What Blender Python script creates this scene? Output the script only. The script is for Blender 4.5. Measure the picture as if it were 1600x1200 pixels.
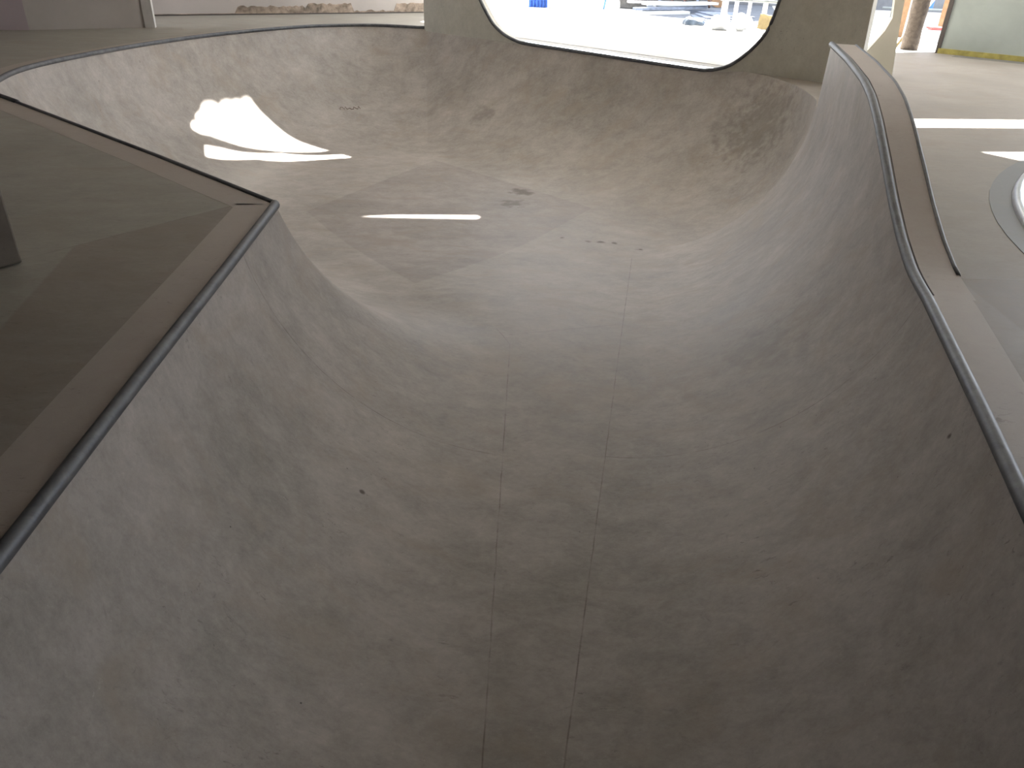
import bpy, bmesh, math, random
import numpy as np
from mathutils import Vector, Matrix
from mathutils.geometry import delaunay_2d_cdt
for o in list(bpy.data.objects): bpy.data.objects.remove(o)
S = bpy.context.scene
COL = S.collection

# ------------------------------------------------------------------ camera
cd = bpy.data.cameras.new('camera'); cam = bpy.data.objects.new('camera', cd); COL.objects.link(cam)
cd.sensor_fit = 'HORIZONTAL'; cd.sensor_width = 36.0; cd.lens = 27.0; cd.clip_start = 0.02; cd.clip_end = 500
cam.matrix_world = Matrix((( 0.99920792, -0.03979361, 0.0, 0.0),
                           ( 0.02002550,  0.50283541, -0.86415018, 0.0),
                           ( 0.03438777,  0.86346570, 0.50323402, 1.65),
                           (0, 0, 0, 1)))
S.camera = cam
# ------------------------------------------------------------------ world, sun, exposure
S.view_settings.view_transform = 'Standard'; S.view_settings.look = 'None'
S.view_settings.gamma = 1.0; S.view_settings.use_curve_mapping = False
S.view_settings.exposure = 0.78
SUN = Vector((0.15, 0.60, 0.74)).normalized()
w = bpy.data.worlds.new('sky'); S.world = w; w.use_nodes = True
bg = w.node_tree.nodes['Background']; bg.inputs[0].default_value = (0.86, 0.915, 1.0, 1); bg.inputs[1].default_value = 3.6
sd = bpy.data.lights.new('sun', 'SUN'); sd.energy = 28.0; sd.angle = math.radians(0.53); sd.color = (1.0, 0.95, 0.87)
so = bpy.data.objects.new('sun', sd); COL.objects.link(so); so.location = (6, 20, 20)
so.rotation_euler = SUN.to_track_quat('Z', 'Y').to_euler()

# ------------------------------------------------------------------ helpers
def srgb(r, g, b):
    f = lambda c: ((c/255+0.055)/1.055)**2.4 if c > 10 else c/255/12.92
    return (f(r), f(g), f(b), 1)
def link(name, me, mat, parent=None, smooth=False):
    o = bpy.data.objects.new(name, me); COL.objects.link(o)
    if mat: me.materials.append(mat)
    if parent: o.parent = parent
    if smooth:
        for p in me.polygons: p.use_smooth = True
    return o
def from_bm(name, bm, mat, parent=None, smooth=False):
    me = bpy.data.meshes.new(name); bmesh.ops.recalc_face_normals(bm, faces=bm.faces[:]); bm.to_mesh(me); bm.free()
    return link(name, me, mat, parent, smooth)
def from_data(name, v, f, mat, parent=None, smooth=False):
    me = bpy.data.meshes.new(name); me.from_pydata([tuple(map(float, p)) for p in v], [], f); me.update()
    return link(name, me, mat, parent, smooth)
def empty(name, loc, label=None, cat=None, group=None, rz=0):
    o = bpy.data.objects.new(name, None); o.location = loc; o.rotation_euler = (0, 0, rz); COL.objects.link(o)
    o.empty_display_size = 0.1
    if label: tag(o, label, cat, group)
    return o
def tag(o, label, cat, group=None):
    o['label'] = label; o['category'] = cat
    if group: o['group'] = group
    return o
def struct(o): o['kind'] = 'structure'; return o
def box(bm, c, s, rz=0.0, rx=0.0, ry=0.0, bev=0.0):
    r = bmesh.ops.create_cube(bm, size=1)
    vs = r['verts']
    bmesh.ops.scale(bm, vec=s, verts=vs)
    if bev:
        es = list({e for v in vs for e in v.link_edges})
        g = bmesh.ops.bevel(bm, geom=es, offset=bev, segments=2, affect='EDGES', profile=0.5)
        vs = list({v for f in g['faces'] for v in f.verts} | {v for v in vs if v.is_valid})
    M = Matrix.Translation(c) @ Matrix.Rotation(rz, 4, 'Z') @ Matrix.Rotation(ry, 4, 'Y') @ Matrix.Rotation(rx, 4, 'X')
    bmesh.ops.transform(bm, matrix=M, verts=vs)
def tube(bm, pts, r, n=10, caps=True, closed=False):
    pts = [Vector(p) for p in pts]; rings = []
    N = len(pts)
    for i, p in enumerate(pts):
        a = pts[i-1] if (i > 0 or closed) else p
        b = pts[(i+1) % N] if (i < N-1 or closed) else p
        t = (b-a).normalized()
        up = Vector((0, 0, 1)) if abs(t.z) < 0.95 else Vector((1, 0, 0))
        x = t.cross(up).normalized(); y = x.cross(t)
        rr = r[i] if isinstance(r, (list, tuple)) else r
        rings.append([bm.verts.new(p + x*math.cos(k*2*math.pi/n)*rr + y*math.sin(k*2*math.pi/n)*rr) for k in range(n)])
    M = N if closed else N-1
    for i in range(M):
        A, B = rings[i], rings[(i+1) % N]
        for k in range(n):
            bm.faces.new((A[k], A[(k+1) % n], B[(k+1) % n], B[k]))
    if caps and not closed:
        bm.faces.new(rings[0]); bm.faces.new(rings[-1])
def prism(bm, poly, z0, z1):
    a = [bm.verts.new((p[0], p[1], z0)) for p in poly]; b = [bm.verts.new((p[0], p[1], z1)) for p in poly]
    n = len(poly); bm.faces.new(a[::-1]); bm.faces.new(b)
    for i in range(n): bm.faces.new((a[i], a[(i+1) % n], b[(i+1) % n], b[i]))
def inside(p, poly):
    x, y = p; c = False; n = len(poly); j = n-1
    for i in range(n):
        xi, yi = poly[i][:2]; xj, yj = poly[j][:2]
        if (yi > y) != (yj > y) and x < (xj-xi)*(y-yi)/(yj-yi)+xi: c = not c
        j = i
    return c
def area_mesh(outer, holes, extra=()):
    """constrained triangulation of outer minus holes -> 2d verts, tris"""
    V = []; E = []
    for loop in [outer]+list(holes):
        s = len(V); V += [Vector(p[:2]) for p in loop]; n = len(loop)
        E += [(s+i, s+(i+1) % n) for i in range(n)]
    V += [Vector(p) for p in extra]
    vo, _, fo, *_ = delaunay_2d_cdt(V, E, [], 0, 1e-5)
    out = []
    for f in fo:
        c = sum((vo[i] for i in f), Vector((0, 0)))/len(f)
        if inside(c, outer) and not any(inside(c, h) for h in holes): out.append(list(f))
    return vo, out

# ------------------------------------------------------------------ materials
class NT:
    def __init__(s, name):
        s.m = bpy.data.materials.new(name); s.m.use_nodes = True; s.t = s.m.node_tree
        s.b = s.t.nodes['Principled BSDF']
    def n(s, typ, **kw):
        x = s.t.nodes.new(typ)
        for k, v in kw.items():
            if k.startswith('i_'):
                x.inputs[int(k[2:])].default_value = v
            else: setattr(x, k, v)
        return x
    def l(s, a, b): s.t.links.new(a, b)
    def math(s, op, a, b=None, clamp=False):
        x = s.n('ShaderNodeMath', operation=op, use_clamp=clamp)
        for i, v in enumerate((a, b)):
            if v is None: continue
            if isinstance(v, (int, float)): x.inputs[i].default_value = v
            else: s.l(v, x.inputs[i])
        return x.outputs[0]
    def mix(s, fac, a, b, blend='MIX'):
        x = s.n('ShaderNodeMix', data_type='RGBA', blend_type=blend)
        if isinstance(fac, (int, float)): x.inputs[0].default_value = fac
        else: s.l(fac, x.inputs[0])
        for i, v in ((6, a), (7, b)):
            if isinstance(v, tuple): x.inputs[i].default_value = v
            else: s.l(v, x.inputs[i])
        return x.outputs[2]
    def noise(s, vec, scale, detail=4, rough=0.55, dist=0.0):
        x = s.n('ShaderNodeTexNoise'); x.inputs['Scale'].default_value = scale; x.inputs['Detail'].default_value = detail
        x.inputs['Roughness'].default_value = rough; x.inputs['Distortion'].default_value = dist
        s.l(vec, x.inputs['Vector']); return x.outputs['Fac']
    def ramp(s, v, lo, hi, a=0.0, b=1.0):
        x = s.n('ShaderNodeMapRange'); x.inputs[1].default_value = lo; x.inputs[2].default_value = hi
        x.inputs[3].default_value = a; x.inputs[4].default_value = b; s.l(v, x.inputs[0]); return x.outputs[0]
    def scaled(s, vec, sc, rot=(0, 0, 0)):
        x = s.n('ShaderNodeMapping'); x.inputs['Scale'].default_value = sc; x.inputs['Rotation'].default_value = rot
        s.l(vec, x.inputs['Vector']); return x.outputs[0]

def seg_mask(N, X, Y, a, b, wd, soft=0.004):
    """1 near the plan segment a-b, an open joint in the concrete"""
    L = math.dist(a, b); ux, uy = (b[0]-a[0])/L, (b[1]-a[1])/L
    dx = N.math('SUBTRACT', X, a[0]); dy = N.math('SUBTRACT', Y, a[1])
    t = N.math('ADD', N.math('MULTIPLY', dx, ux), N.math('MULTIPLY', dy, uy))
    d = N.math('ABSOLUTE', N.math('ADD', N.math('MULTIPLY', dx, -uy), N.math('MULTIPLY', dy, ux)))
    m = N.ramp(d, wd, wd+soft, 1, 0)
    m = N.math('MULTIPLY', m, N.math('GREATER_THAN', t, 0)); return N.math('MULTIPLY', m, N.math('LESS_THAN', t, L))
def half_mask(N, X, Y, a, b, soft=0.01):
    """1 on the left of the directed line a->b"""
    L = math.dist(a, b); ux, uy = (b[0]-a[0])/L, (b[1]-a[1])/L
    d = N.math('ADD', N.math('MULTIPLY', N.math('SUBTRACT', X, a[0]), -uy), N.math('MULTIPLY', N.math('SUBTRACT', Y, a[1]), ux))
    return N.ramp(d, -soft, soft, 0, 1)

def concrete(name, base, dark, tint, stains=(), joints=(), halves=(), rough=0.55, contrast=1.0, streak=(1, 1, 1), srot=(0, 0, 0), bump=0.12, joint_w=0.0022, spec=0.4):
    N = NT(name)
    tc = N.n('ShaderNodeTexCoord').outputs['Object']
    wn = N.n('ShaderNodeTexNoise'); wn.inputs['Scale'].default_value = 1.3; wn.inputs['Detail'].default_value = 3; N.l(tc, wn.inputs['Vector'])
    wv = N.n('ShaderNodeVectorMath', operation='MULTIPLY_ADD'); N.l(wn.outputs['Color'], wv.inputs[0]); wv.inputs[1].default_value = (0.22,)*3; N.l(tc, wv.inputs[2])
    v = wv.outputs[0]
    big = N.ramp(N.noise(v, 0.9, 5, 0.6), 0.32, 0.68)
    mid = N.ramp(N.noise(N.scaled(v, streak, srot), 5.0, 9, 0.68, 0.35), 0.34, 0.68)
    fine = N.ramp(N.noise(N.scaled(tc, streak, srot), 26, 9, 0.8, 0.2), 0.34, 0.68)
    grain = N.noise(tc, 160, 3, 0.6)
    f = N.math('ADD', N.math('ADD', N.math('MULTIPLY', big, 0.40), N.math('MULTIPLY', mid, 0.32)), N.math('MULTIPLY', fine, 0.28))
    f = N.math('MULTIPLY', N.math('SUBTRACT', f, 0.5), contrast); f = N.math('ADD', f, 0.5, True)
    c = N.mix(f, dark, base)
    tn = N.ramp(N.noise(N.scaled(v, streak, srot), 2.1, 5, 0.65, 0.8), 0.5, 0.72)
    c = N.mix(N.math('MULTIPLY', tn, 0.55), c, tint)
    # smeared trowel burns
    st = N.ramp(N.noise(N.scaled(v, tuple(a*b for a, b in zip(streak, (1, 1, 1))), srot), 7.0, 8, 0.75, 1.6), 0.60, 0.74)
    c = N.mix(N.math('MULTIPLY', st, 0.26*contrast), c, tuple(x*0.5 for x in dark[:3])+(1,))
    # pale scuffs
    sc = N.ramp(N.noise(N.scaled(v, streak, srot), 11.0, 8, 0.8, 2.2), 0.64, 0.78)
    c = N.mix(N.math('MULTIPLY', sc, 0.28*contrast), c, tuple(min(1, x*1.5) for x in base[:3])+(1,))
    cl = N.ramp(N.noise(v, 1.9, 4, 0.6), 0.46, 0.62)
    tk = N.ramp(N.noise(N.scaled(tc, tuple(a*b for a, b in zip(streak, (0.8, 2.0, 1.4))), srot), 17.0, 6, 0.72, 0.9), 0.60, 0.67)
    c = N.mix(N.math('MULTIPLY', N.math('MULTIPLY', cl, tk), 0.55), c, tuple(x*0.42 for x in dark[:3])+(1,))
    tk2 = N.ramp(N.noise(N.scaled(tc, (1.2, 0.9, 1.0), (0, 0, 1.1)), 31.0, 6, 0.75, 1.6), 0.63, 0.70)
    c = N.mix(N.math('MULTIPLY', tk2, 0.32), c, tuple(min(1, x*1.35) for x in base[:3])+(1,))
    # pinholes
    vo = N.n('ShaderNodeTexVoronoi'); vo.inputs['Scale'].default_value = 9.0; N.l(tc, vo.inputs['Vector'])
    ph = N.math('MULTIPLY', N.ramp(vo.outputs['Distance'], 0.025, 0.05, 1, 0), N.ramp(N.noise(tc, 1.7, 2), 0.52, 0.6))
    c = N.mix(N.math('MULTIPLY', ph, 0.75), c, (0.02, 0.018, 0.016, 1))
    if stains:
        sp = N.n('ShaderNodeSeparateXYZ'); N.l(tc, sp.inputs[0]); en = N.n('ShaderNodeTexNoise'); en.inputs['Scale'].default_value = 9; en.inputs['Detail'].default_value = 7
        N.l(tc, en.inputs['Vector']); tot = None
        for (x, y, z, r, k) in stains:
            d = N.n('ShaderNodeVectorMath', operation='DISTANCE'); N.l(tc, d.inputs[0]); d.inputs[1].default_value = (x, y, z)
            q = N.math('ADD', N.math('DIVIDE', d.outputs['Value'], r), N.math('MULTIPLY', N.math('SUBTRACT', en.outputs['Fac'], 0.5), 2.6))
            m = N.math('MULTIPLY', N.ramp(q, 0.35, 1.0, 1, 0), k); tot = m if tot is None else N.math('MAXIMUM', tot, m)
        c = N.mix(tot, c, (0.10, 0.08, 0.065, 1))
    hgt = N.math('ADD', N.math('MULTIPLY', fine, 0.6), N.math('MULTIPLY', grain, 0.5))
    if joints or halves:
        sep = N.n('ShaderNodeSeparateXYZ'); N.l(tc, sep.inputs[0]); X, Y = sep.outputs[0], sep.outputs[1]
        wob = N.math('MULTIPLY', N.math('SUBTRACT', N.noise(tc, 6, 3), 0.5), 0.012)
        Xw = N.math('ADD', X, wob); Yw = N.math('ADD', Y, wob)
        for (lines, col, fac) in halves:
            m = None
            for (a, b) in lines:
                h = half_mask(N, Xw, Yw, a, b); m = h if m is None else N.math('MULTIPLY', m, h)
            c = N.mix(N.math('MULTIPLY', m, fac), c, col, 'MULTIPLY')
        tot = None
        for j in joints:
            a, b = j[0], j[1]; wd = j[2] if len(j) > 2 else joint_w
            m = seg_mask(N, Xw, Yw, a, b, wd, wd*1.2); tot = m if tot is None else N.math('MAXIMUM', tot, m)
        if tot is not None:
            brk = N.ramp(N.noise(tc, 4.0, 6, 0.7), 0.40, 0.60, 0.12, 1)
            tm = N.math('MULTIPLY', tot, brk)
            c = N.mix(N.math('MULTIPLY', tm, 0.5), c, (0.06, 0.03, 0.027, 1))
            hgt = N.math('SUBTRACT', hgt, N.math('MULTIPLY', tm, 1.0))
    N.l(c, N.b.inputs['Base Color'])
    N.l(N.ramp(f, 0, 1, rough-0.08, rough+0.12), N.b.inputs['Roughness'])
    N.b.inputs['Specular IOR Level'].default_value = spec
    bp = N.n('ShaderNodeBump'); bp.inputs['Strength'].default_value = bump; bp.inputs['Distance'].default_value = 0.004
    N.l(hgt, bp.inputs['Height']); N.l(bp.outputs[0], N.b.inputs['Normal'])
    return N.m
def plain(name, col, rough=0.6, metal=0.0, var=0.15, scale=6, bump=0.0, spec=0.5):
    N = NT(name); tc = N.n('ShaderNodeTexCoord').outputs['Object']
    n = N.ramp(N.noise(tc, scale, 5, 0.6, 0.3), 0.3, 0.7)
    c = N.mix(n, tuple(x*(1-var) for x in col[:3])+(1,), tuple(min(1, x*(1+var)) for x in col[:3])+(1,))
    N.l(c, N.b.inputs['Base Color']); N.b.inputs['Roughness'].default_value = rough; N.b.inputs['Metallic'].default_value = metal
    N.b.inputs['Specular IOR Level'].default_value = spec
    if bump:
        bp = N.n('ShaderNodeBump'); bp.inputs['Strength'].default_value = bump; bp.inputs['Distance'].default_value = 0.01
        N.l(N.noise(tc, scale*6, 5), bp.inputs['Height']); N.l(bp.outputs[0], N.b.inputs['Normal'])
    return N.m

LS = ((-0.05, 1.93), (-0.03, 5.75))            # left joint of the flat bottom
RS = ((0.27, 1.95), (1.40, 8.9))
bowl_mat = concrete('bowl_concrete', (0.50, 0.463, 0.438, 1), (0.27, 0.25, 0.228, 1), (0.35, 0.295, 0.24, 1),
    stains=[(-0.73, 14.78, -1.2, .26, .32), (0.03, 11.73, -1.75, .20, .7), (-0.11, 11.12, -1.75, .22, .6), (0.58, 9.71, -1.75, .05, .9), (0.92, 9.57, -1.74, .05, .8),
            (1.09, 9.58, -1.74, .06, .9), (1.26, 9.56, -1.74, .05, .9), (1.56, 9.34, -1.73, .06, .9), (3.42, 11.62, -.55, .75, .35), (1.95, 2.87, -.2, .018, .9),
            (-0.825, 3.426, -1.09, .018, .9), (-1.24, 2.63, -.71, .22, .14), (1.86, 5.16, -.94, .35, .22), (0.05, 2.6, -1.3, .10, .15), (0.24, 4.63, -1.3, .22, .12)],
    joints=[((-0.07, 0.6), LS[1]), ((0.06, 0.6), RS[1]),
            ((-1.64, 4.30), (-0.03, 4.13)), ((0.64, 4.16), (2.30, 4.02)),
            ((-0.05, 5.95), (0.92, 6.3)), ((-0.03, 5.75), (-0.16, 6.1))],
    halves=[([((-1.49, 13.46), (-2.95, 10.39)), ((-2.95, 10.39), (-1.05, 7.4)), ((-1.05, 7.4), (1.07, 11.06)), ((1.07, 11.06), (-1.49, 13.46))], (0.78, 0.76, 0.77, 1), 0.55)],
    rough=0.56, spec=0.28, streak=(0.8, 1.2, 1.0), srot=(0, 0, 0.5), contrast=1.4)
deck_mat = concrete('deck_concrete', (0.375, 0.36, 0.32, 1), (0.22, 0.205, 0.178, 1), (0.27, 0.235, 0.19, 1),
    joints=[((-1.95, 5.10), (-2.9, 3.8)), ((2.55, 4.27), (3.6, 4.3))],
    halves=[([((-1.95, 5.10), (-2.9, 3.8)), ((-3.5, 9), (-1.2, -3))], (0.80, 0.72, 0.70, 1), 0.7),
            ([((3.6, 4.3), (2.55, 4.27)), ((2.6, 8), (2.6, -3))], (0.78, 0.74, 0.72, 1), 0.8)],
    rough=0.55, streak=(0.7, 1.3, 1.0), srot=(0, 0, 0.3), contrast=1.2)
band_mat = concrete('border_concrete', (0.43, 0.385, 0.35, 1), (0.32, 0.28, 0.25, 1), (0.36, 0.30, 0.26, 1), rough=0.55, contrast=0.8)
wall_mat = concrete('wall_concrete', (0.60, 0.585, 0.52, 1), (0.40, 0.39, 0.345, 1), (0.46, 0.43, 0.36, 1), rough=0.7, contrast=1.2, streak=(1, 1, 0.8))
ring_mat = concrete('ring_concrete', (0.19, 0.19, 0.195, 1), (0.11, 0.11, 0.115, 1), (0.15, 0.14, 0.13, 1), rough=0.45, contrast=1.2)
ground_mat = concrete('yard_concrete', (0.62, 0.61, 0.59, 1), (0.50, 0.49, 0.47, 1), (0.5, 0.47, 0.42, 1), rough=0.8, contrast=0.8)
N = NT('coping_steel'); tc = N.n('ShaderNodeTexCoord').outputs['Object']
nn = N.ramp(N.noise(tc, 9, 6, 0.7, 0.5), 0.35, 0.7)
N.l(N.mix(nn, (0.07, 0.075, 0.085, 1), (0.17, 0.175, 0.185, 1)), N.b.inputs['Base Color']); N.b.inputs['Metallic'].default_value = 0.5
N.l(N.ramp(nn, 0, 1, 0.45, 0.65), N.b.inputs['Roughness']); steel = N.m
bright_steel = plain('bright_steel', (0.5, 0.53, 0.58, 1), 0.3, metal=0.8)
plaster = plain('white_plaster', (0.44, 0.405, 0.38, 1), 0.85, var=0.06, scale=1.2, bump=0.2)
plaster_pink = plain('pinkish_plaster', (0.50, 0.43, 0.465, 1), 0.85, var=0.05, scale=1.2, bump=0.2)
added_plaster_dark = plain('added_dark_plaster', (0.22, 0.20, 0.18, 1), 0.85, var=0.06, scale=1.2, bump=0.2)
white_trim = plain('white_board', (0.62, 0.60, 0.58, 1), 0.7, var=0.04)
cream = plain('cream_plaster', (0.66, 0.63, 0.54, 1), 0.8, var=0.06, scale=2, bump=0.2)
panel_mat = plain('grey_green_panel', (0.36, 0.40, 0.375, 1), 0.55, var=0.09, scale=1.5)
yellow = plain('yellow_paint', (0.36, 0.31, 0.09, 1), 0.6, var=0.25, scale=8)
dark_edge = plain('dark_edge_trim', (0.07, 0.06, 0.055, 1), 0.6)
added_ceil_mat = plain('added_ceiling_concrete', (0.74, 0.72, 0.68, 1), 0.9, var=0.05, scale=1)
wood = plain('pale_timber', (0.28, 0.22, 0.11, 1), 0.7, var=0.2, scale=10)
wood_o = plain('orange_timber', (0.22, 0.13, 0.07, 1), 0.7, var=0.2, scale=10)
bark = plain('rough_brown_concrete', (0.13, 0.105, 0.085, 1), 0.95, var=0.3, scale=14, bump=0.6)
white_paint = plain('white_paint', (0.5, 0.52, 0.54, 1), 0.5, var=0.04)
blue_paint = plain('blue_paint', (0.04, 0.14, 0.55, 1), 0.5, var=0.15)
grey_block = plain('grey_block', (0.09, 0.088, 0.084, 1), 0.9, var=0.3, scale=12, bump=0.6)
plank_grey = plain('weathered_plank', (0.13, 0.155, 0.21, 1), 0.7, var=0.25, scale=10)
black_plastic = plain('dark_plastic', (0.04, 0.06, 0.09, 1), 0.35, var=0.3)
red_paint = plain('red_paint', (0.6, 0.05, 0.05, 1), 0.5)
brown_pipe = plain('rusty_brown', (0.07, 0.035, 0.025, 1), 0.8, var=0.4, scale=12)
galv = plain('galvanised_rail', (0.2, 0.22, 0.22, 1), 0.4, metal=0.5)
render_brown = plain('exposed_brown_render', (0.30, 0.24, 0.19, 1), 0.95, var=0.6, scale=5, bump=1.0)

# ------------------------------------------------------------------ bowl: rim (coping) and foot of the transition, station by station
def smooth01(t): t = min(1, max(0, t)); return t*t*(3-2*t)
def depth(y): return 1.30 + 0.45*smooth01((y-5.3)/4.6)
def cr(P, n):
    """Catmull-Rom through P"""
    P = [np.array(p, float) for p in P]; Q = [2*P[0]-P[1]]+P+[2*P[-1]-P[-2]]; out = []
    for i in range(1, len(Q)-2):
        for k in range(n):
            t = k/n; a, b, c, d = Q[i-1:i+3]
            out.append(0.5*((2*b)+(-a+c)*t+(2*a-5*b+4*c-d)*t*t+(-a+3*b-3*c+d)*t**3))
    out.append(P[-1]); return out
def ext_h(y):   # height of the raised right lip above the deck
    K = [(4.1, 0), (4.37, .01), (4.76, .08), (5.2, .20), (5.59, .33), (5.91, .43), (6.19, .52), (6.64, .63), (7.1, .69), (8.06, .735), (9.3, .75)]
    return float(np.interp(y, [k[0] for k in K], [k[1] for k in K])) if y > 4.1 else 0.0
# smooth that profile a little
_ys = np.linspace(3.9, 9.3, 200); _hs = np.array([ext_h(y) for y in _ys]); _k = np.hanning(15); _k /= _k.sum()
_hs = np.convolve(np.pad(_hs, 7, mode='edge'), _k, 'valid')
def EH(y): return float(np.interp(y, _ys, _hs)) if y > 3.95 else 0.0

ST = []     # stations: C (x,y,z) and F (x,y)
def seg(Cs, Fs, n=8, mode='L'):
    rows = [tuple(c)+tuple(f) for c, f in zip(Cs, Fs)]
    if mode == 'S': R = cr(rows, n)
    else:
        R = []
        for a, b in zip(rows, rows[1:]):
            a = np.array(a, float); b = np.array(b, float)
            R += [a+(b-a)*k/n for k in range(n)]
        R.append(np.array(rows[-1], float))
    if ST and np.allclose(ST[-1], R[0], atol=1e-6): R = R[1:]
    ST.extend(R)
# near end (under the photographer), clockwise seen from above: left side forward
nearL = (-1.49, 1.2, 0); nearLF = (-0.055, 1.35)
seg([(0.05, 0.05, 0), (-1.0, 0.10, 0), (-1.40, 0.5, 0), nearL], [(0.05, 1.25), (-0.03, 1.27), (-0.05, 1.30), nearLF], 6, 'S')
seg([nearL, (-1.51, 1.7, 0), (-1.56, 2.66, 0), (-1.62, 4.0, 0), (-1.68, 5.16, 0)], [nearLF, (-0.05, 1.93), (-0.045, 3.0), (-0.035, 4.25), (-0.03, 5.5)], 8)
seg([(-1.68, 5.16, 0), (-1.685, 5.18, 0), (-1.69, 5.19, 0), (-1.70, 5.20, 0), (-1.72, 5.215, 0)], [(-0.03, 5.5), (-0.10, 5.95), (-0.28, 6.40), (-0.55, 6.80), (-0.92, 7.15)], 5, 'S')
seg([(-1.72, 5.215, 0), (-2.94, 6.28, 0), (-4.34, 7.46, 0), (-5.20, 8.18, 0)], [(-0.92, 7.15), (-1.75, 8.15), (-2.85, 9.35), (-3.60, 10.2)], 8)
seg([(-5.20, 8.18, 0), (-5.80, 8.72, 0), (-6.15, 9.45, 0), (-6.33, 10.47, 0), (-6.16, 11.99, 0), (-5.75, 13.6, 0), (-5.18, 14.98, 0), (-4.27, 16.37, 0), (-3.17, 17.05, 0), (-2.05, 17.0, 0)],
    [(-3.60, 10.2), (-3.95, 10.6), (-4.10, 10.95), (-4.20, 11.4), (-4.10, 12.1), (-3.75, 12.9), (-3.30, 13.5), (-2.80, 13.85), (-2.15, 13.95), (-1.65, 13.78)], 7, 'S')
WA, WB = np.array((-2.06, 16.99)), np.array((4.29, 11.68))
WD = (WB-WA)/np.linalg.norm(WB-WA); WN = np.array((WD[1], -WD[0]))      # WN points to the bowl side
if WN[1] > 0: WN = -WN
def wp(t, off=0.0006): p = WA+WD*t+WN*off; return (p[0], p[1], -0.06 if t < 6.6 else 0.0)
LW = np.linalg.norm(WB-WA)
wl = [0.0, 1.6, 3.2, 4.8, 6.55, 6.95]
wf = [(-1.65, 13.78), (-0.98, 13.1), (-0.30, 12.45), (0.38, 11.8), (0.95, 11.25), (1.12, 11.0)]
seg([(-2.05, 17.0, 0), wp(0.05)], [(-1.65, 13.78), (-1.64, 13.77)], 2)
seg([wp(0.05)]+[wp(t) for t in wl[1:]], [(-1.64, 13.77)]+wf[1:], 6)
seg([wp(6.95), (3.50, 12.30, 0), (3.66, 11.95, 0), (3.76, 11.4, 0), (3.76, 10.9, 0), (3.70, 10.3, 0), (3.52, 9.72, 0), (3.42, 9.42, 0)],
    [(1.12, 11.0), (1.35, 10.85), (1.58, 10.7), (1.78, 10.5), (1.92, 10.3), (2.00, 10.1), (2.0, 9.85), (1.90, 9.62)], 6, 'S')
def RX(y): return 2.31 + (y-4.1)*(1.07/5.2)
def RFx(y): return 0.27 + (y-1.95)*0.1626
seg([(3.42, 9.42, 0), (3.38, 9.3, EH(9.3))], [(1.90, 9.62), (RFx(9.3), 9.3)], 1)
ys = list(np.linspace(9.3, 4.1, 27))
seg([(RX(y), y, EH(y)) for y in ys], [(RFx(min(y, 9.3)), y) for y in ys], 1)
seg([(2.31, 4.1, EH(4.1)), (2.27, 3.9, 0), (1.98, 2.77, 0), (1.82, 2.17, 0), (1.57, 1.2, 0)], [(RFx(4.1), 4.1), (RFx(3.9), 3.95), (RFx(2.8), 2.95), (RFx(2.2), 2.35), (0.16, 1.35)], 6)
seg([(1.57, 1.2, 0), (1.45, 0.5, 0), (1.05, 0.10, 0), (0.05, 0.05, 0)], [(0.16, 1.35), (0.14, 1.30), (0.12, 1.27), (0.05, 1.25)], 6, 'S')
if np.allclose(ST[0], ST[-1]): ST.pop()
NS = len(ST)
NP = 22
def profile(C, F):
    D = depth(F[1]); L = math.hypot(C[0]-F[0], C[1]-F[1]); Ht = C[2]+D
    out = []
    if Ht <= L:      # plain circular transition
        R = (L*L+Ht*Ht)/(2*Ht); th = math.asin(min(1, L/R))
        for k in range(NP+1):
            a = th*k/NP; out.append((R*math.sin(a)/L, -D+R*(1-math.cos(a))))
    else:            # quarter circle, then vertical
        n1 = int(NP*0.8)
        n1 = max(4, min(NP-1, round(NP*(L*math.pi/2)/(L*math.pi/2+Ht-L))))
        for k in range(n1+1):
            a = math.pi/2*k/n1; out.append((math.sin(a), -D+L*(1-math.cos(a))))
        for k in range(1, NP-n1+1): out.append((1.0, -D+L+(Ht-L)*k/(NP-n1)))
    return [(F[0]+(C[0]-F[0])*s, F[1]+(C[1]-F[1])*s, z) for s, z in out]
V = []; Fc = []
for s in ST: V += profile(s[:3], s[3:5])
for i in range(NS):
    j = (i+1) % NS
    for k in range(NP):
        a, b, c, d = i*(NP+1)+k, j*(NP+1)+k, j*(NP+1)+k+1, i*(NP+1)+k+1
        Fc.append((a, d, c, b))
floorF = [s[3:5] for s in ST]
grid = []
for x in np.arange(-4.6, 2.0, 0.3):
    for y in np.arange(1.0, 14.4, 0.3):
        if inside((x, y), floorF) and min(math.hypot(x-q[0], y-q[1]) for q in floorF) > 0.12: grid.append((x, y))
fv, ff = area_mesh(floorF, [], grid)
b0 = len(V)
for p in fv: V.append((p[0], p[1], -depth(p[1])))
Fc += [tuple(b0+i for i in f) for f in ff]
me = bpy.data.meshes.new('bowl_surface'); bm = bmesh.new()
bv = [bm.verts.new(tuple(map(float, v))) for v in V]
for f in Fc:
    try: bm.faces.new([bv[i] for i in f])
    except Exception: pass
bmesh.ops.remove_doubles(bm, verts=bm.verts[:], dist=0.0015)
bmesh.ops.recalc_face_normals(bm, faces=bm.faces[:])
if sum(f.normal.z*f.calc_area() for f in bm.faces) < 0: bmesh.ops.reverse_faces(bm, faces=bm.faces[:])
bm.to_mesh(me); bm.free()
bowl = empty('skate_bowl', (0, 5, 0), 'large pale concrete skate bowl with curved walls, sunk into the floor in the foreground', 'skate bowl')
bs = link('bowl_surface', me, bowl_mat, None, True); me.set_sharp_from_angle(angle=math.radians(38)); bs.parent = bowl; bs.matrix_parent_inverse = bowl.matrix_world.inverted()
def child(o, p=bowl):
    o.parent = p; o.matrix_parent_inverse = Matrix.Translation(Vector(p.location)).inverted(); return o
child(bs)
rim = [tuple(s[:3]) for s in ST]

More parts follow.
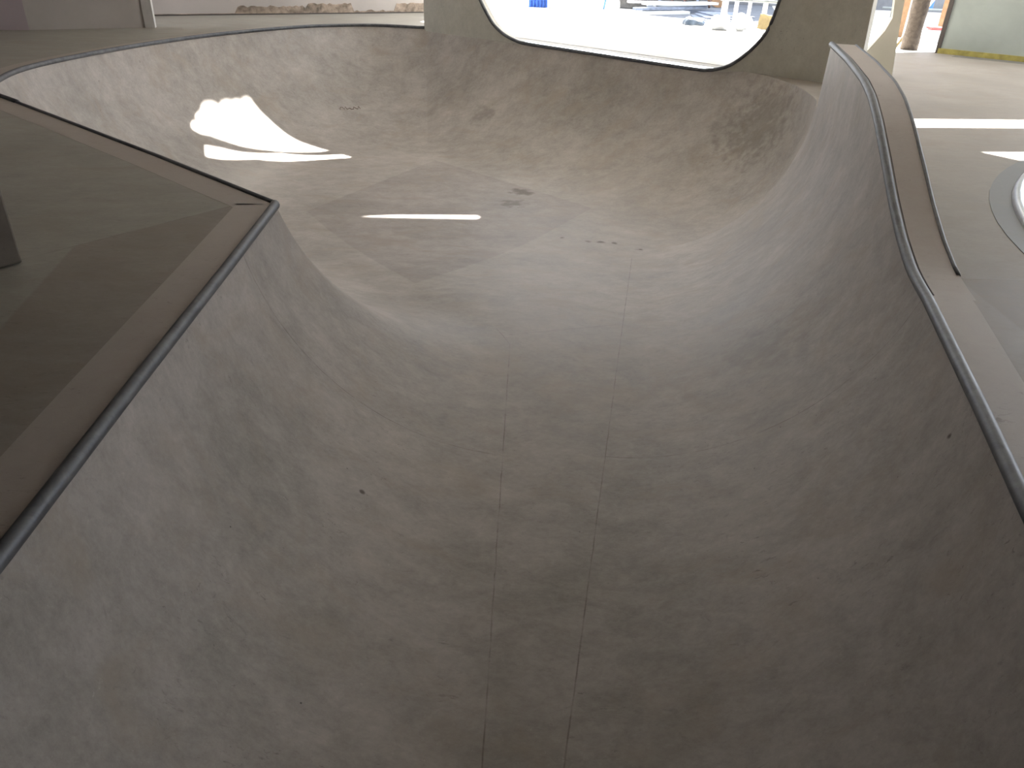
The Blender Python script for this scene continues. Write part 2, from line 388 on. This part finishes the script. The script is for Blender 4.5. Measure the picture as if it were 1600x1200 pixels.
# faint brown scribble on the far wall
bm = bmesh.new(); mo = Vector((-3.356, 15.404, -1.323)); mn = Vector((0.21, -0.43, 0.88)).normalized(); mt = Vector((0.9, 0.43, 0)).normalized(); mu = mn.cross(mt)
if mu.z < 0: mu = -mu
tube(bm, [mo+mt*a0+mu*b0 for a0, b0 in [(-.22, -.01), (-.19, .02), (-.17, -.03), (-.15, .05), (-.11, .04), (-.09, -.02), (-.06, .05), (-.03, -.02), (.0, .0), (.02, .01), (.05, -.03), (.09, -.02), (.10, .04), (.14, .0), (.17, -.03), (.20, .05), (.22, -.02)]], 0.005, 5)
mk = child(from_bm('scribble', bm, plain('brown_marker', (0.10, 0.05, 0.03, 1), 0.8)))
# second round bowl on the right
C2 = (8.0, 3.85); R2 = 4.63
circ = lambda r, n=96, z=0: [(C2[0]+r*math.cos(2*math.pi*i/n), C2[1]+r*math.sin(2*math.pi*i/n), z) for i in range(n)]

# ------------------------------------------------------------------ deck
WT = 0.15                                       # thickness of the concrete wall
outer = [(-16, -6), (15, -6), (15, 17.6), (8.0, 16.15), (1.98, 14.36), (-0.5, 15.7), (-1.0, 26), (-16, 26)]
outer = [(-16, -6), (15, -6), (15, 18.3), (-16, 27)]
outer = [(-16, -6), (15, -6), (15, 30), (-16, 30)]
dv, df = area_mesh(outer, [[r[:2] for r in rim], circ(R2)])
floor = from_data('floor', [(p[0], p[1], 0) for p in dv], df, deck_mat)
fb = bmesh.new(); fb.from_mesh(floor.data); bmesh.ops.recalc_face_normals(fb, faces=fb.faces[:])
if sum(f.normal.z for f in fb.faces) < 0: bmesh.ops.reverse_faces(fb, faces=fb.faces[:])
fb.to_mesh(floor.data); fb.free(); struct(floor)

# lighter border strips poured along the rim
def offset_line(pts, d):
    out = []; P = [np.array(p[:2], float) for p in pts]
    for i, p in enumerate(P):
        a = P[max(0, i-1)]; b = P[min(len(P)-1, i+1)]; t = (b-a)/np.linalg.norm(b-a); out.append(p+np.array((-t[1], t[0]))*d)
    return out
def strip(name, pts, d, z, th, mat):
    o2 = offset_line(pts, d); bm = bmesh.new(); n = len(pts)
    A = [bm.verts.new((p[0], p[1], z)) for p in pts]; B = [bm.verts.new((p[0], p[1], z)) for p in o2]
    A0 = [bm.verts.new((p[0], p[1], z-th)) for p in pts]; B0 = [bm.verts.new((p[0], p[1], z-th)) for p in o2]
    for i in range(n-1):
        bm.faces.new((A[i], A[i+1], B[i+1], B[i])); bm.faces.new((B[i], B[i+1], B0[i+1], B0[i])); bm.faces.new((A[i], A0[i], A0[i+1], A[i+1]))
    return child(from_bm(name, bm, mat))
iy = lambda s: s[1]
left_near = [tuple(s[:2]) for s in ST if s[2] == 0 and s[0] < -1.45 and 1.2 <= s[1] <= 5.17]
# clockwise order: left side runs forward, border lies to its left
strip('border_strip', left_near+[(-1.685, 5.19)], 0.26, 0.0012, 0.02, band_mat)
ledge = [(-1.69, 5.19), (-2.94, 6.28), (-4.34, 7.46), (-5.20, 8.18)]
strip('border_strip', ledge, 0.26, 0.0008, 0.02, band_mat)
far_left = [tuple(p[:2]) for p in cr([(-5.20, 8.18), (-5.80, 8.72), (-6.15, 9.45), (-6.33, 10.47), (-6.16, 11.99), (-5.75, 13.6), (-5.18, 14.98), (-4.27, 16.37), (-3.17, 17.05), (-2.05, 17.0)], 7)]
strip('border_strip', far_left, 0.26, 0.0012, 0.02, band_mat)
right_near = [(2.31, 4.1), (2.27, 3.9), (1.98, 2.77), (1.82, 2.17), (1.57, 1.2)]
strip('border_strip', right_near, 0.24, 0.0012, 0.02, band_mat)

# coping tubes
def coping(pts, r=0.03, z=0.004, mat=steel, name='coping', parent=bowl, n=12):
    bm = bmesh.new(); tube(bm, [(p[0], p[1], p[2]+z) for p in pts], r, n)
    o = from_bm(name, bm, mat, None, True); return child(o, parent)
coping([(p[0], p[1], 0) for p in [(-1.49, 1.2)]+left_near+[(-1.69, 5.185)]], 0.031, -0.006)
coping([(p[0], p[1], 0) for p in ledge], 0.028, -0.012)
coping([(p[0], p[1], 0) for p in far_left], 0.032, -0.004)
ye = list(np.linspace(9.28, 3.95, 60))
ext_rim = [(RX(y), y, EH(y)) for y in ye]
coping(ext_rim+[(1.98, 2.77, 0), (1.82, 2.17, 0), (1.57, 1.2, 0)], 0.031, -0.006)

# raised extension behind the right lip: a thin wall whose top climbs away
TH = 0.25
bm = bmesh.new(); rows = []
yx = list(np.linspace(4.0, 9.3, 64))
for y in yx:
    x = RX(y)+0.006; h = EH(y); rows.append([bm.verts.new((x+a, y+b, z)) for a, b, z in ((0, 0, -0.35), (0, 0, h), (TH, -0.05, h), (TH, -0.05, -0.35))])
for a, b in zip(rows, rows[1:]):
    for k in range(3): bm.faces.new((a[k], a[k+1], b[k+1], b[k]))
bm.faces.new(rows[-1]); bm.faces.new(rows[0][::-1])
ext = child(from_bm('raised_lip', bm, band_mat))
ext['label'] = 'raised lip wall climbing along the right side of the bowl'
coping([(RX(y)+TH, y-0.05, EH(y)) for y in np.linspace(9.28, 4.35, 50)], 0.014, -0.004, steel, 'edge_trim')
bm = bmesh.new(); tube(bm, [(RX(y)+0.042, y, EH(y)+0.0015) for y in np.linspace(9.28, 4.0, 60)], 0.004, 6)
child(from_bm('edge_joint', bm, dark_edge))

# ------------------------------------------------------------------ concrete wall with the big opening
hole = [(0.0, 0.0)]
def wt(x, y): return float(np.dot(np.array((x, y))-WA, WD))
hp = [(-0.99, 16.09, .81), (-0.88, 16.01, .6), (-0.69, 15.84, .3), (-0.55, 15.72, .16), (-0.38, 15.58, .06), (-0.2, 15.44, 0.0), (-0.01, 15.28, -.03), (0.67, 14.71, -.04), (1.41, 14.09, -.05),
      (2.63, 13.06, -.06), (2.85, 12.89, -.045), (2.97, 12.78, -.01), (3.13, 12.65, .07), (3.3, 12.51, .24), (3.46, 12.37, .48), (3.54, 12.31, .7), (3.59, 12.27, 1.0), (3.6, 12.25, 1.16)]
H2 = [(wt(x, y), z) for x, y, z in hp]
tL, tR = H2[0][0], H2[-1][0]
H2 = [tuple(p) for p in cr(H2, 3)]
H2 += [(tR, 1.7), (tR-0.12, 2.1), (tR-0.45, 2.4), (tR-1.0, 2.5), (tL+1.0, 2.5), (tL+0.4, 2.35), (tL+0.05, 1.95), (tL-0.06, 1.4)]
LWALL = wt(4.57, 11.45)
wo = [(0.0, -0.35), (LWALL+0.05, -0.35), (LWALL+0.05, 0.35), (LWALL+0.02, 1.1), (LWALL+0.02, 3.0), (0.0, 3.0)]
wv2, wf2 = area_mesh(wo, [H2])
bm = bmesh.new()
def W3(t, z, off): p = WA+WD*t-WN*off; return (p[0], p[1], z)
A = [bm.verts.new(W3(p[0], p[1], 0)) for p in wv2]; B = [bm.verts.new(W3(p[0], p[1], WT)) for p in wv2]
for f in wf2: bm.faces.new([A[i] for i in f]); bm.faces.new([B[i] for i in reversed(f)])
for e in [e for e in bm.edges if len(e.link_faces) == 1]: pass
bd = [(e.verts[0].index, e.verts[1].index) for e in bm.edges if False]
bm.verts.index_update()
nA = len(A)
be = [e for e in bm.edges if len(e.link_faces) == 1 and e.verts[0].index < nA and e.verts[1].index < nA]
for e in be:
    i, j = e.verts[0].index, e.verts[1].index
    try: bm.faces.new((A[i], A[j], B[j], B[i]))
    except Exception: pass
wall_back = struct(from_bm('wall_back', bm, wall_mat))
# steel edge round the opening
bm = bmesh.new(); tube(bm, [W3(t, z-0.006, 0.012) for t, z in H2], 0.030, 8, closed=True)
tr = struct(from_bm('trim_1', bm, steel, None, True))

# ------------------------------------------------------------------ round bowl on the right
rb = empty('round_bowl', (C2[0], C2[1], 0), 'round sunken skate bowl with dark ring and shiny steel edge at the right frame edge', 'skate bowl')
V = []; F2 = []; n = 96; K = 14; RB = 1.5
for i in range(n):
    a = 2*math.pi*i/n
    for k in range(K+1):
        t = (math.pi/2*0.93)*k/K; r = R2-RB*math.sin(math.pi/2*0.93)+RB*math.sin(t); z = -RB*(1-math.cos(math.pi/2*0.93))+RB*(1-math.cos(t))
        V.append((C2[0]+r*math.cos(a), C2[1]+r*math.sin(a), z))
for i in range(n):
    j = (i+1) % n
    for k in range(K): F2.append((i*(K+1)+k+1, j*(K+1)+k+1, j*(K+1)+k, i*(K+1)+k))
F2.append(tuple(i*(K+1) for i in range(n)))
ob = from_data('bowl_surface', V, F2, bowl_mat, None, True); child(ob, rb)
bm = bmesh.new(); co = circ(R2+0.2, n); ci = circ(R2, n)
a = [bm.verts.new((p[0], p[1], 0.004)) for p in co]; b = [bm.verts.new((p[0], p[1], 0.004)) for p in ci]; c0 = [bm.verts.new((p[0], p[1], -0.01)) for p in co]
for i in range(n):
    j = (i+1) % n; bm.faces.new((a[i], a[j], b[j], b[i])); bm.faces.new((a[i], c0[i], c0[j], a[j]))
child(from_bm('border_ring', bm, ring_mat), rb)
bm = bmesh.new(); tube(bm, circ(R2, n, 0.0), 0.045, 12, closed=True)
child(from_bm('coping', bm, bright_steel, None, True), rb)

# ------------------------------------------------------------------ building shell
def wallbox(name, a, b, z0, z1, th, mat, side=1):
    a = np.array(a, float); b = np.array(b, float); d = (b-a)/np.linalg.norm(b-a); nn_ = np.array((-d[1], d[0]))*th*side
    bm = bmesh.new(); prism(bm, [a, b, b+nn_, a+nn_], z0, z1); return from_bm(name, bm, mat)
CZ = 5.0
struct(wallbox('wall_left', (-8.4, 14.08), (-6.81, 15.13), 0, CZ, 0.2, plaster))
struct(wallbox('wall_left_side', (-13.5, 12.2), (-8.4, 14.08), 0, CZ, 0.2, plaster_pink))
struct(wallbox('trim_2', (-6.86, 15.06), (-6.70, 15.10), 0, CZ, 0.16, white_trim))
struct(wallbox('wall_rear', (-9.6, 15.9), (-1.6, 20.82), 0, CZ, 0.2, plaster))
struct(wallbox('wall_right', (7.89, 16.06), (10.3, 14.2), 0, CZ, 0.2, panel_mat))
struct(wallbox('baseboard_right', (7.87, 16.04), (10.28, 14.18), 0.0, 0.09, 0.05, yellow, 1))
struct(wallbox('foot_shadow_strip', (8.15, 15.86), (10.28, 14.22), 0.0006, 0.0014, 0.38, plain('painted_foot_shadow', (0.15, 0.14, 0.125, 1), 0.7), -1))  # shadow along the wall foot, painted as a thin dark strip
struct(wallbox('trim_3', (7.84, 16.07), (7.90, 16.02), 0, CZ, 0.2, dark_edge))
struct(wallbox('wall_added_near', (-14, -5.8), (13.1, -5.8), 0, CZ, 0.2, added_plaster_dark, -1))  # unseen wall, added and kept dark to dim the near end
struct(wallbox('wall_added_near_right', (13.2, -5.8), (13.2, 8.3), 0, CZ, 0.2, added_plaster_dark, 1))  # unseen wall, added to block side light from the near end
struct(wallbox('wall_added_far_left', (-13.5, -5.8), (-13.5, 12.3), 0, CZ, 0.2, added_plaster_dark, 1))  # unseen side wall, invented to keep daylight off the near end
# ragged strip of exposed brown render along the rear wall foot
random.seed(4)
a = np.array((-9.6, 15.9)); b = np.array((-1.6, 20.82)); d = (b-a)/np.linalg.norm(b-a); nn_ = np.array((d[1], -d[0]))
Lr = np.linalg.norm(b-a); bm = bmesh.new(); prev = None; t = 2.3; h = .08; hs = []
while t < Lr:
    if random.random() < 0.14: h = random.choice([0.06, 0.12, 0.2, 0.24, 0.16])
    hs.append((t, h+random.uniform(-.02, .02) if t > 4 else 0.03)); t += 0.07
for t, h in hs:
    p = a+d*t; q = p+nn_*0.012
    row = [bm.verts.new((q[0], q[1], 0.0)), bm.verts.new((q[0], q[1], h)), bm.verts.new((p[0], p[1], h+0.004))]
    if prev:
        for k in range(2): bm.faces.new((prev[k], row[k], row[k+1], prev[k+1]))
    prev = row
struct(from_bm('trim_4', bm, render_brown))
struct(wallbox('trim_5', a+d*2.2+nn_*0.02, b+nn_*0.02, 0, 0.025, 0.01, dark_edge))

# square concrete pillar at the left
bm = bmesh.new(); box(bm, (-2.72-0.4*0.55-0.2*0.83, 3.94-0.4*0.83+0.2*0.55, CZ/2), (0.8, 0.4, CZ-0.01), rz=0.985, bev=0.012)
tag(from_bm('concrete_pillar', bm, concrete('pillar_concrete', (0.24, 0.215, 0.185, 1), (0.15, 0.13, 0.11, 1), (0.18, 0.15, 0.12, 1))), 'dark square concrete pillar standing on the deck at the left frame edge', 'pillar')

# cream pier with its flared foot (stands right of the holed wall)
pa = np.array((5.6, 12.59)); pb = np.array((4.6, 12.9)); pd = (pb-pa)/np.linalg.norm(pb-pa); pn = np.array((pd[1], -pd[0]))
if pn[1] < 0: pn = -pn
prof = [(0.0, 0.0), (0.07, .66), (0.10, 1.05), (0.12, 3.0), (0.26, 3.0), (0.235, 1.3), (0.23, 1.04), (0.20, .80), (0.26, .62), (0.47, .28), (0.64, 0.0)]
bm = bmesh.new()
A = [bm.verts.new((*(pa+pd*s), z)) for s, z in prof]; B = [bm.verts.new((*(pa+pd*s+pn*0.3), z)) for s, z in prof]
bm.faces.new(A); bm.faces.new(B[::-1])
for i in range(len(A)): j = (i+1) % len(A); bm.faces.new((A[i], A[j], B[j], B[i]))
tag(from_bm('flared_pier', bm, cream), 'cream plastered pier with flared foot beside the raised lip', 'pier')

# round rough column outside
bm = bmesh.new(); random.seed(2)
zz = np.linspace(0, CZ, 30); tube(bm, [(7.5, 16.45, z) for z in zz], [0.155+random.uniform(-.006, .008) for _ in zz], 24)
tag(from_bm('round_column', bm, bark, None, True), 'rough brown round column between the cream pier and grey green wall', 'column')

# ------------------------------------------------------------------ unseen roof slab, added with slots that shape the sunlight
slots = []
# invented gaps: each is cut up the sun's direction from the patch it throws
PATCHES = [
    [(-5.336, 12.711, -1.203), (-5.368, 12.793, -1.151), (-5.354, 12.901, -1.132), (-5.267, 13.048, -1.168), (-5.218, 13.073, -1.202), (-5.217, 13.136, -1.184), (-5.337, 12.972, -1.125), (-5.372, 13.002, -1.082), (-5.365, 13.109, -1.052), (-5.348, 13.215, -1.03), (-5.369, 13.297, -0.975), (-5.355, 13.424, -0.936), (-5.305, 13.552, -0.936), (-5.236, 13.649, -0.971), (-5.191, 13.658, -1.013), (-5.182, 13.776, -0.97), (-5.128, 13.913, -0.961), (-5.066, 13.981, -0.992), (-5.031, 14.084, -0.976), (-4.966, 14.149, -1.006), (-4.954, 14.23, -0.977), (-4.903, 14.319, -0.979), (-4.855, 14.335, -1.013), (-4.772, 14.283, -1.11), (-4.676, 14.228, -1.205), (-4.539, 14.182, -1.312), (-4.355, 14.088, -1.441), (-3.989, 13.93, -1.615), (-3.696, 13.868, -1.69), (-3.395, 13.778, -1.736), (-3.536, 13.654, -1.734), (-3.93, 13.458, -1.703), (-4.312, 13.272, -1.641), (-4.628, 13.096, -1.559), (-4.897, 12.984, -1.45), (-5.108, 12.878, -1.342), (-5.237, 12.746, -1.277)],
    [(-5.09, 12.53, -1.43), (-4.91, 12.7, -1.5), (-4.62, 12.87, -1.6), (-4.1, 13.29, -1.69), (-3.13, 13.6, -1.75), (-2.9, 13.41, -1.75), (-3.23, 13.27, -1.75), (-4.39, 12.8, -1.68), (-4.81, 12.38, -1.59), (-4.99, 12.25, -1.53)],
    [(-2.27, 10.25, -1.75), (-1.7, 10.4, -1.75), (-0.59, 10.52, -1.75), (-0.54, 10.44, -1.75), (-0.58, 10.35, -1.75), (-1.68, 10.27, -1.75)],
    [(4.25, 9.22, 0), (5.88, 9.47, 0), (9.2, 10.05, 0), (9.0, 9.55, 0), (5.6, 8.96, 0), (4.1, 8.72, 0)],
    [(4.45, 7.68, 0), (4.93, 7.75, 0), (7.5, 8.12, 0), (7.3, 7.7, 0), (5.5, 7.55, 0), (4.69, 7.36, 0)],
]
for pt in PATCHES:
    slots.append([(p[0]+(CZ-p[2])*SUN.x/SUN.z, p[1]+(CZ-p[2])*SUN.y/SUN.z) for p in pt])
kx, ky = CZ*SUN.x/SUN.z, CZ*SUN.y/SUN.z
added_ceil_outer = [(-14, -6), (13.2, -6), (13.2, 8.5), (10.5, 8.5), (10.5, 13.78+0.305*(10.5-kx)+ky), (2+kx, 14.39+ky), (-1.9+kx, 17.65+ky), (-2.9+kx, 18.9+ky), (-2.9+kx, 28), (-14, 28)]
cv, cf = area_mesh(added_ceil_outer, slots)
bm = bmesh.new()
A = [bm.verts.new((p[0], p[1], CZ)) for p in cv]; B = [bm.verts.new((p[0], p[1], CZ+0.03)) for p in cv]
for f in cf: bm.faces.new([A[i] for i in reversed(f)]); bm.faces.new([B[i] for i in f])
bm.verts.index_update(); nA = len(A)
for e in [e for e in bm.edges if len(e.link_faces) == 1 and e.verts[0].index < nA and e.verts[1].index < nA]:
    i, j = e.verts[0].index, e.verts[1].index; bm.faces.new((A[i], A[j], B[j], B[i]))
struct(from_bm('ceiling_added', bm, added_ceil_mat))
for yb in (4.2, -0.8):
    struct(wallbox('added_beam_far' if yb > 0 else 'added_beam_near', (-13.3, yb), (13.1, yb), 3.2, CZ-0.002, 0.3, added_plaster_dark))  # unseen downstand beams, added to darken the near part of the bowl

# ------------------------------------------------------------------ yard outside
gv, gf = area_mesh([(-30, 30), (60, 30), (60, 70), (-30, 70)], [])
bm = bmesh.new(); prism(bm, [(-60, 30), (60, 30), (60, 90), (-60, 90)], -0.2, 0.0)
struct(from_bm('ground', bm, ground_mat))
bm = bmesh.new(); prism(bm, [(15, -30), (60, -30), (60, 30), (15, 30)], -0.2, 0.0)
struct(from_bm('ground_right', bm, ground_mat))
bm = bmesh.new(); edge = lambda x: 13.78+0.305*x
prism(bm, [(-1.55, 17.0), (3.5, 12.75), (4.6, 14.6), (7.6, 16.05), (10.5, 17.0), (15, 17.0), (15, 30), (-1.55, 30)], 0.001, 0.006)
struct(from_bm('ground_yard', bm, ground_mat))
bm = bmesh.new(); prism(bm, [(3.1, 22.2), (4.0, 21.4), (5.0, 21.1), (6.3, 20.9), (8.4, 29.9), (3.6, 29.9)], 0.0065, 0.009)
struct(from_bm('ground_shade_patch', bm, plain('painted_yard_shade', (0.085, 0.095, 0.115, 1), 0.85, var=0.3, scale=3)))  # shade on the far yard ground, painted in as a dark patch

random.seed(11)
def lone(name, mat, label, cat, fn, group=None, smooth=False):
    bm = bmesh.new(); fn(bm); return tag(from_bm(name, bm, mat, None, smooth), label, cat, group)
# blue ribbed sheet and the pale post beside it
def ribbed(bm):
    box(bm, (0.30, 23.3, 0.75), (0.52, 0.04, 1.5))
    for k in range(6): box(bm, (0.08+k*0.09, 23.26, 0.75), (0.035, 0.05, 1.5))
lone('ribbed_panel', blue_paint, 'blue ribbed metal panel standing in the sunny yard, seen through the opening', 'panel', ribbed)
lone('gate_post', plain('pale_stone', (0.5, 0.48, 0.44, 1), 0.8), 'pale stone post just right of the blue ribbed panel', 'post', lambda bm: box(bm, (0.66, 23.15, 0.9), (0.16, 0.16, 1.8), bev=0.01))
lone('white_board', white_paint, 'large white board standing on the yard between the pale post and leaning poles', 'board', lambda bm: box(bm, (1.25, 23.2, 0.6), (0.62, 0.05, 1.2), rz=-0.1, bev=0.004))
for i, (x, y, dx, m, l) in enumerate([(1.85, 23.1, -.25, white_paint, 'white pole leaning left next to the white board'), (2.1, 23.4, .22, blue_paint, 'blue pole leaning right amid the white poles'),
        (2.25, 23.5, -.12, white_paint, 'white pole standing nearly upright behind the blue pole'), (2.45, 23.6, .3, white_paint, 'white pole leaning right towards the grey block')]):
    lone('leaning_pole', m, l, 'pole', lambda bm: tube(bm, [(x, y, 0.01), (x+dx, y+0.15, 1.6)], 0.03, 8), 'leaning poles in the yard', True)
def block(bm):
    box(bm, (3.0, 24.2, 0.24), (0.75, 0.5, 0.46), rz=-0.15, bev=0.02)
    box(bm, (3.0, 24.2, 0.49), (0.80, 0.55, 0.06), rz=-0.15, bev=0.01)
lone('stone_block', grey_block, 'grey stone block with a cap slab left of the plank pile', 'block', block)
lone('stone_block', grey_block, 'long low grey block behind the plank pile', 'block', lambda bm: box(bm, (4.1, 26.9, 0.4), (2.4, 0.6, 0.8), rz=0.05, bev=0.03))
# pile of planks
zz = 0.0
PL = [(3.35, 22.4, 0.55, 2.2, .30, .07, white_paint, 'white plank, lowest on the left of the pile'), (3.85, 22.9, 0.62, 2.6, .16, .06, plank_grey, 'blue grey narrow plank across the pile'),
      (4.15, 23.2, 0.50, 2.4, .28, .06, white_paint, 'wide white plank in the middle of the pile'), (4.0, 23.9, 0.42, 2.8, .14, .08, plank_grey, 'blue grey beam at the back of the pile'),
      (4.5, 23.5, 0.35, 2.0, .25, .06, plank_grey, 'blue grey plank at the right of the pile'), (4.35, 24.3, 0.7, 2.2, .12, .10, white_paint, 'white beam lying askew on top of the pile'),
      (3.5, 23.4, 0.3, 1.6, .22, .05, white_paint, 'short white plank beside the stone block')]
for i, (x, y, rz, L_, W_, T_, m, l) in enumerate(PL):
    zc = 0.01+T_/2+(0.10*(i % 4))
    lone('plank', m, l, 'plank', lambda bm: box(bm, (x, y, zc), (L_, W_, T_), rz=rz, bev=0.004), 'planks piled in the yard')
for i in range(3):
    lone('timber_sheet', plank_grey, ['grey blue timber sheet lying flat in front of the planks', 'second grey blue sheet, overlapping the front one', 'grey blue sheet furthest right, under the reel'][i], 'sheet',
        lambda bm: box(bm, (4.75+0.2*i, 21.7+0.2*i, 0.02+0.035*i), (1.0, 1.3, 0.03), rz=0.15*i-0.1, bev=0.003), 'flat sheets in the yard')
for i in range(5):
    x = 3.9+0.37*i; y = 25.3; a = 1.45
    lone('scrap_pipe', brown_pipe if i % 3 else plank_grey, 'rusty brown pipe tangled in the scrap heap' if i % 3 else 'grey pipe sticking out of the scrap heap', 'pipe',
        lambda bm: tube(bm, [(x-math.cos(a)*.6, y-math.sin(a)*.3, .06), (x, y, .28+.03*i), (x+math.cos(a)*.6, y+math.sin(a)*.35, .08+.04*i)], 0.035, 8), 'brown scrap pipes' if i % 3 else 'grey scrap pipes', True)
rl = empty('cable_reel', (5.75, 26.0, 0), 'round wooden cable reel behind the flat sheets', 'reel')
for dy in (-0.15, 0.15):
    bm = bmesh.new(); tube(bm, [(5.75, 26.0+dy-.02, .33), (5.75, 26.0+dy+.02, .33)], 0.32, 28); child(from_bm('flange', bm, wood_o), rl)
bm = bmesh.new(); tube(bm, [(5.75, 25.86, .33), (5.75, 26.14, .33)], 0.14, 20); child(from_bm('drum', bm, wood_o), rl)
def lump(bm, c, s, seed, n=3):
    rr = random.Random(seed); r = bmesh.ops.create_icosphere(bm, subdivisions=n, radius=1)
    for v in r['verts']:
        k = 1+0.18*math.sin(v.co.x*5+seed)+0.14*math.sin(v.co.y*7+seed*2)+rr.uniform(-.04, .04)
        v.co = Vector((c[0]+v.co.x*s[0]*k, c[1]+v.co.y*s[1]*k, max(0.008, c[2]+v.co.z*s[2]*k)))
lone('plastic_bag', black_plastic, 'dark blue black plastic bag lying on the bright yard ground', 'bag', lambda bm: lump(bm, (3.88, 19.9, .02), (.26, .22, .13), 3), None, True)
lone('crumpled_paper', white_paint, 'crumpled white paper heap against the dark plastic bag', 'paper', lambda bm: lump(bm, (4.36, 19.75, .02), (.12, .12, .11), 7), None, True)
# fence of white posts and galvanised rail, bags at the foot
fn_ = empty('yard_fence', (4.6, 19.0, 0), 'white post fence with a galvanised top rail, right of the plastic bag', 'fence')
for (x, y, wdt, h) in [(4.45, 19.3, .12, 1.1), (4.72, 19.35, .08, 1.1), (4.98, 19.2, .07, 1.3), (5.30, 19.1, .09, 1.3), (5.75, 19.0, .08, 1.3)]:
    bm = bmesh.new(); box(bm, (x, y, h/2), (wdt, wdt, h), bev=0.006); child(from_bm('post', bm, white_paint), fn_)
bm = bmesh.new(); tube(bm, [(4.3, 19.15, .60), (6.1, 18.85, .60)], 0.028, 10); child(from_bm('rail', bm, galv, None, True), fn_)
lone('cement_bag', white_paint, 'white sack standing left in front of the yard fence', 'sack', lambda bm: lump(bm, (4.30, 18.85, .15), (.20, .12, .17), 5), 'sacks by the yard fence', True)
lone('cement_bag', white_paint, 'white sack standing right in front of the yard fence', 'sack', lambda bm: lump(bm, (4.78, 18.85, .17), (.20, .12, .18), 9), 'sacks by the yard fence', True)
lone('timber_board', wood, 'thick pale yellow timber board on edge beside the yard fence', 'board', lambda bm: box(bm, (5.62, 18.55, .17), (1.1, .08, .30), rz=-0.42, ry=0.1, bev=0.008))
sh = empty('yard_shade_building', (7.6, 27.0, 0), 'large grey building with dark window openings at the back of the yard, enlarged to shade it', 'building')
bm = bmesh.new(); box(bm, (9.9, 28.6, 3.75), (10.6, 2.0, 7.5), bev=0.02); child(from_bm('wall', bm, plain('shade_building_grey', (0.12, 0.125, 0.135, 1), 0.8)), sh)  # a shed blown up in size so its bulk shades the yard
for x in (6.6, 7.5, 8.4, 9.3):
    bm = bmesh.new(); box(bm, (x, 27.58, .55), (.6, .06, .5)); child(from_bm('window', bm, dark_edge), sh)
# between the cream pier and the grey green wall
lone('tarpaulin', blue_paint, 'blue tarpaulin hanging behind the galvanised rail, left of the round column', 'tarpaulin', lambda bm: box(bm, (11.55, 25.6, 1.2), (1.0, 0.05, 2.0), bev=0.01))
rl = empty('scaffold_rail', (10.9, 24.6, 0), 'galvanised scaffold rail crossing behind the round column', 'scaffold')
for x in (10.5, 12.9):
    bm = bmesh.new(); tube(bm, [(x, 24.7, 0.01), (x, 24.7, 2.6)], 0.03, 10); child(from_bm('upright', bm, galv, None, True), rl)
for z in (0.25, 1.2):
    bm = bmesh.new(); tube(bm, [(10.2, 24.7, z), (13.4, 24.7, z)], 0.03, 10); child(from_bm('rail', bm, galv, None, True), rl)
for i, (x, y, m, l) in enumerate([(8.3, 18.9, wood_o, 'orange brown timber plank standing nearest the cream pier'), (8.62, 19.3, white_paint, 'white plank standing between the orange plank and round column'),
        (9.35, 19.2, wood_o, 'orange brown plank standing just right of the round column'), (9.66, 19.6, wood, 'pale yellow plank standing left of the white pipe'), (10.0, 19.7, white_paint, 'white pipe nearest the edge of the grey green wall')]):
    lone('standing_plank', m, l, 'plank', lambda bm: box(bm, (x, y, .45 if i in (0, 3) else .9), (.16, .05, .9 if i in (0, 3) else 1.8), rz=-0.5, bev=0.004), 'planks standing outside by the column')
lone('brace_pole', wood, 'thin pale brace pole leaning towards the foot of the round column', 'pole', lambda bm: tube(bm, [(7.35, 16.7, .02), (8.3, 17.6, .9)], 0.025, 8), None, True)
br = empty('red_bin', (8.9, 18.4, 0), 'small white bin with red lid right of the round column', 'bin')
bm = bmesh.new(); box(bm, (8.75, 18.2, .12), (.26, .26, .24), bev=0.02); child(from_bm('bin_body', bm, white_paint), br)
bm = bmesh.new(); box(bm, (8.75, 18.2, .27), (.29, .29, .05), bev=0.012); child(from_bm('lid', bm, red_paint), br)
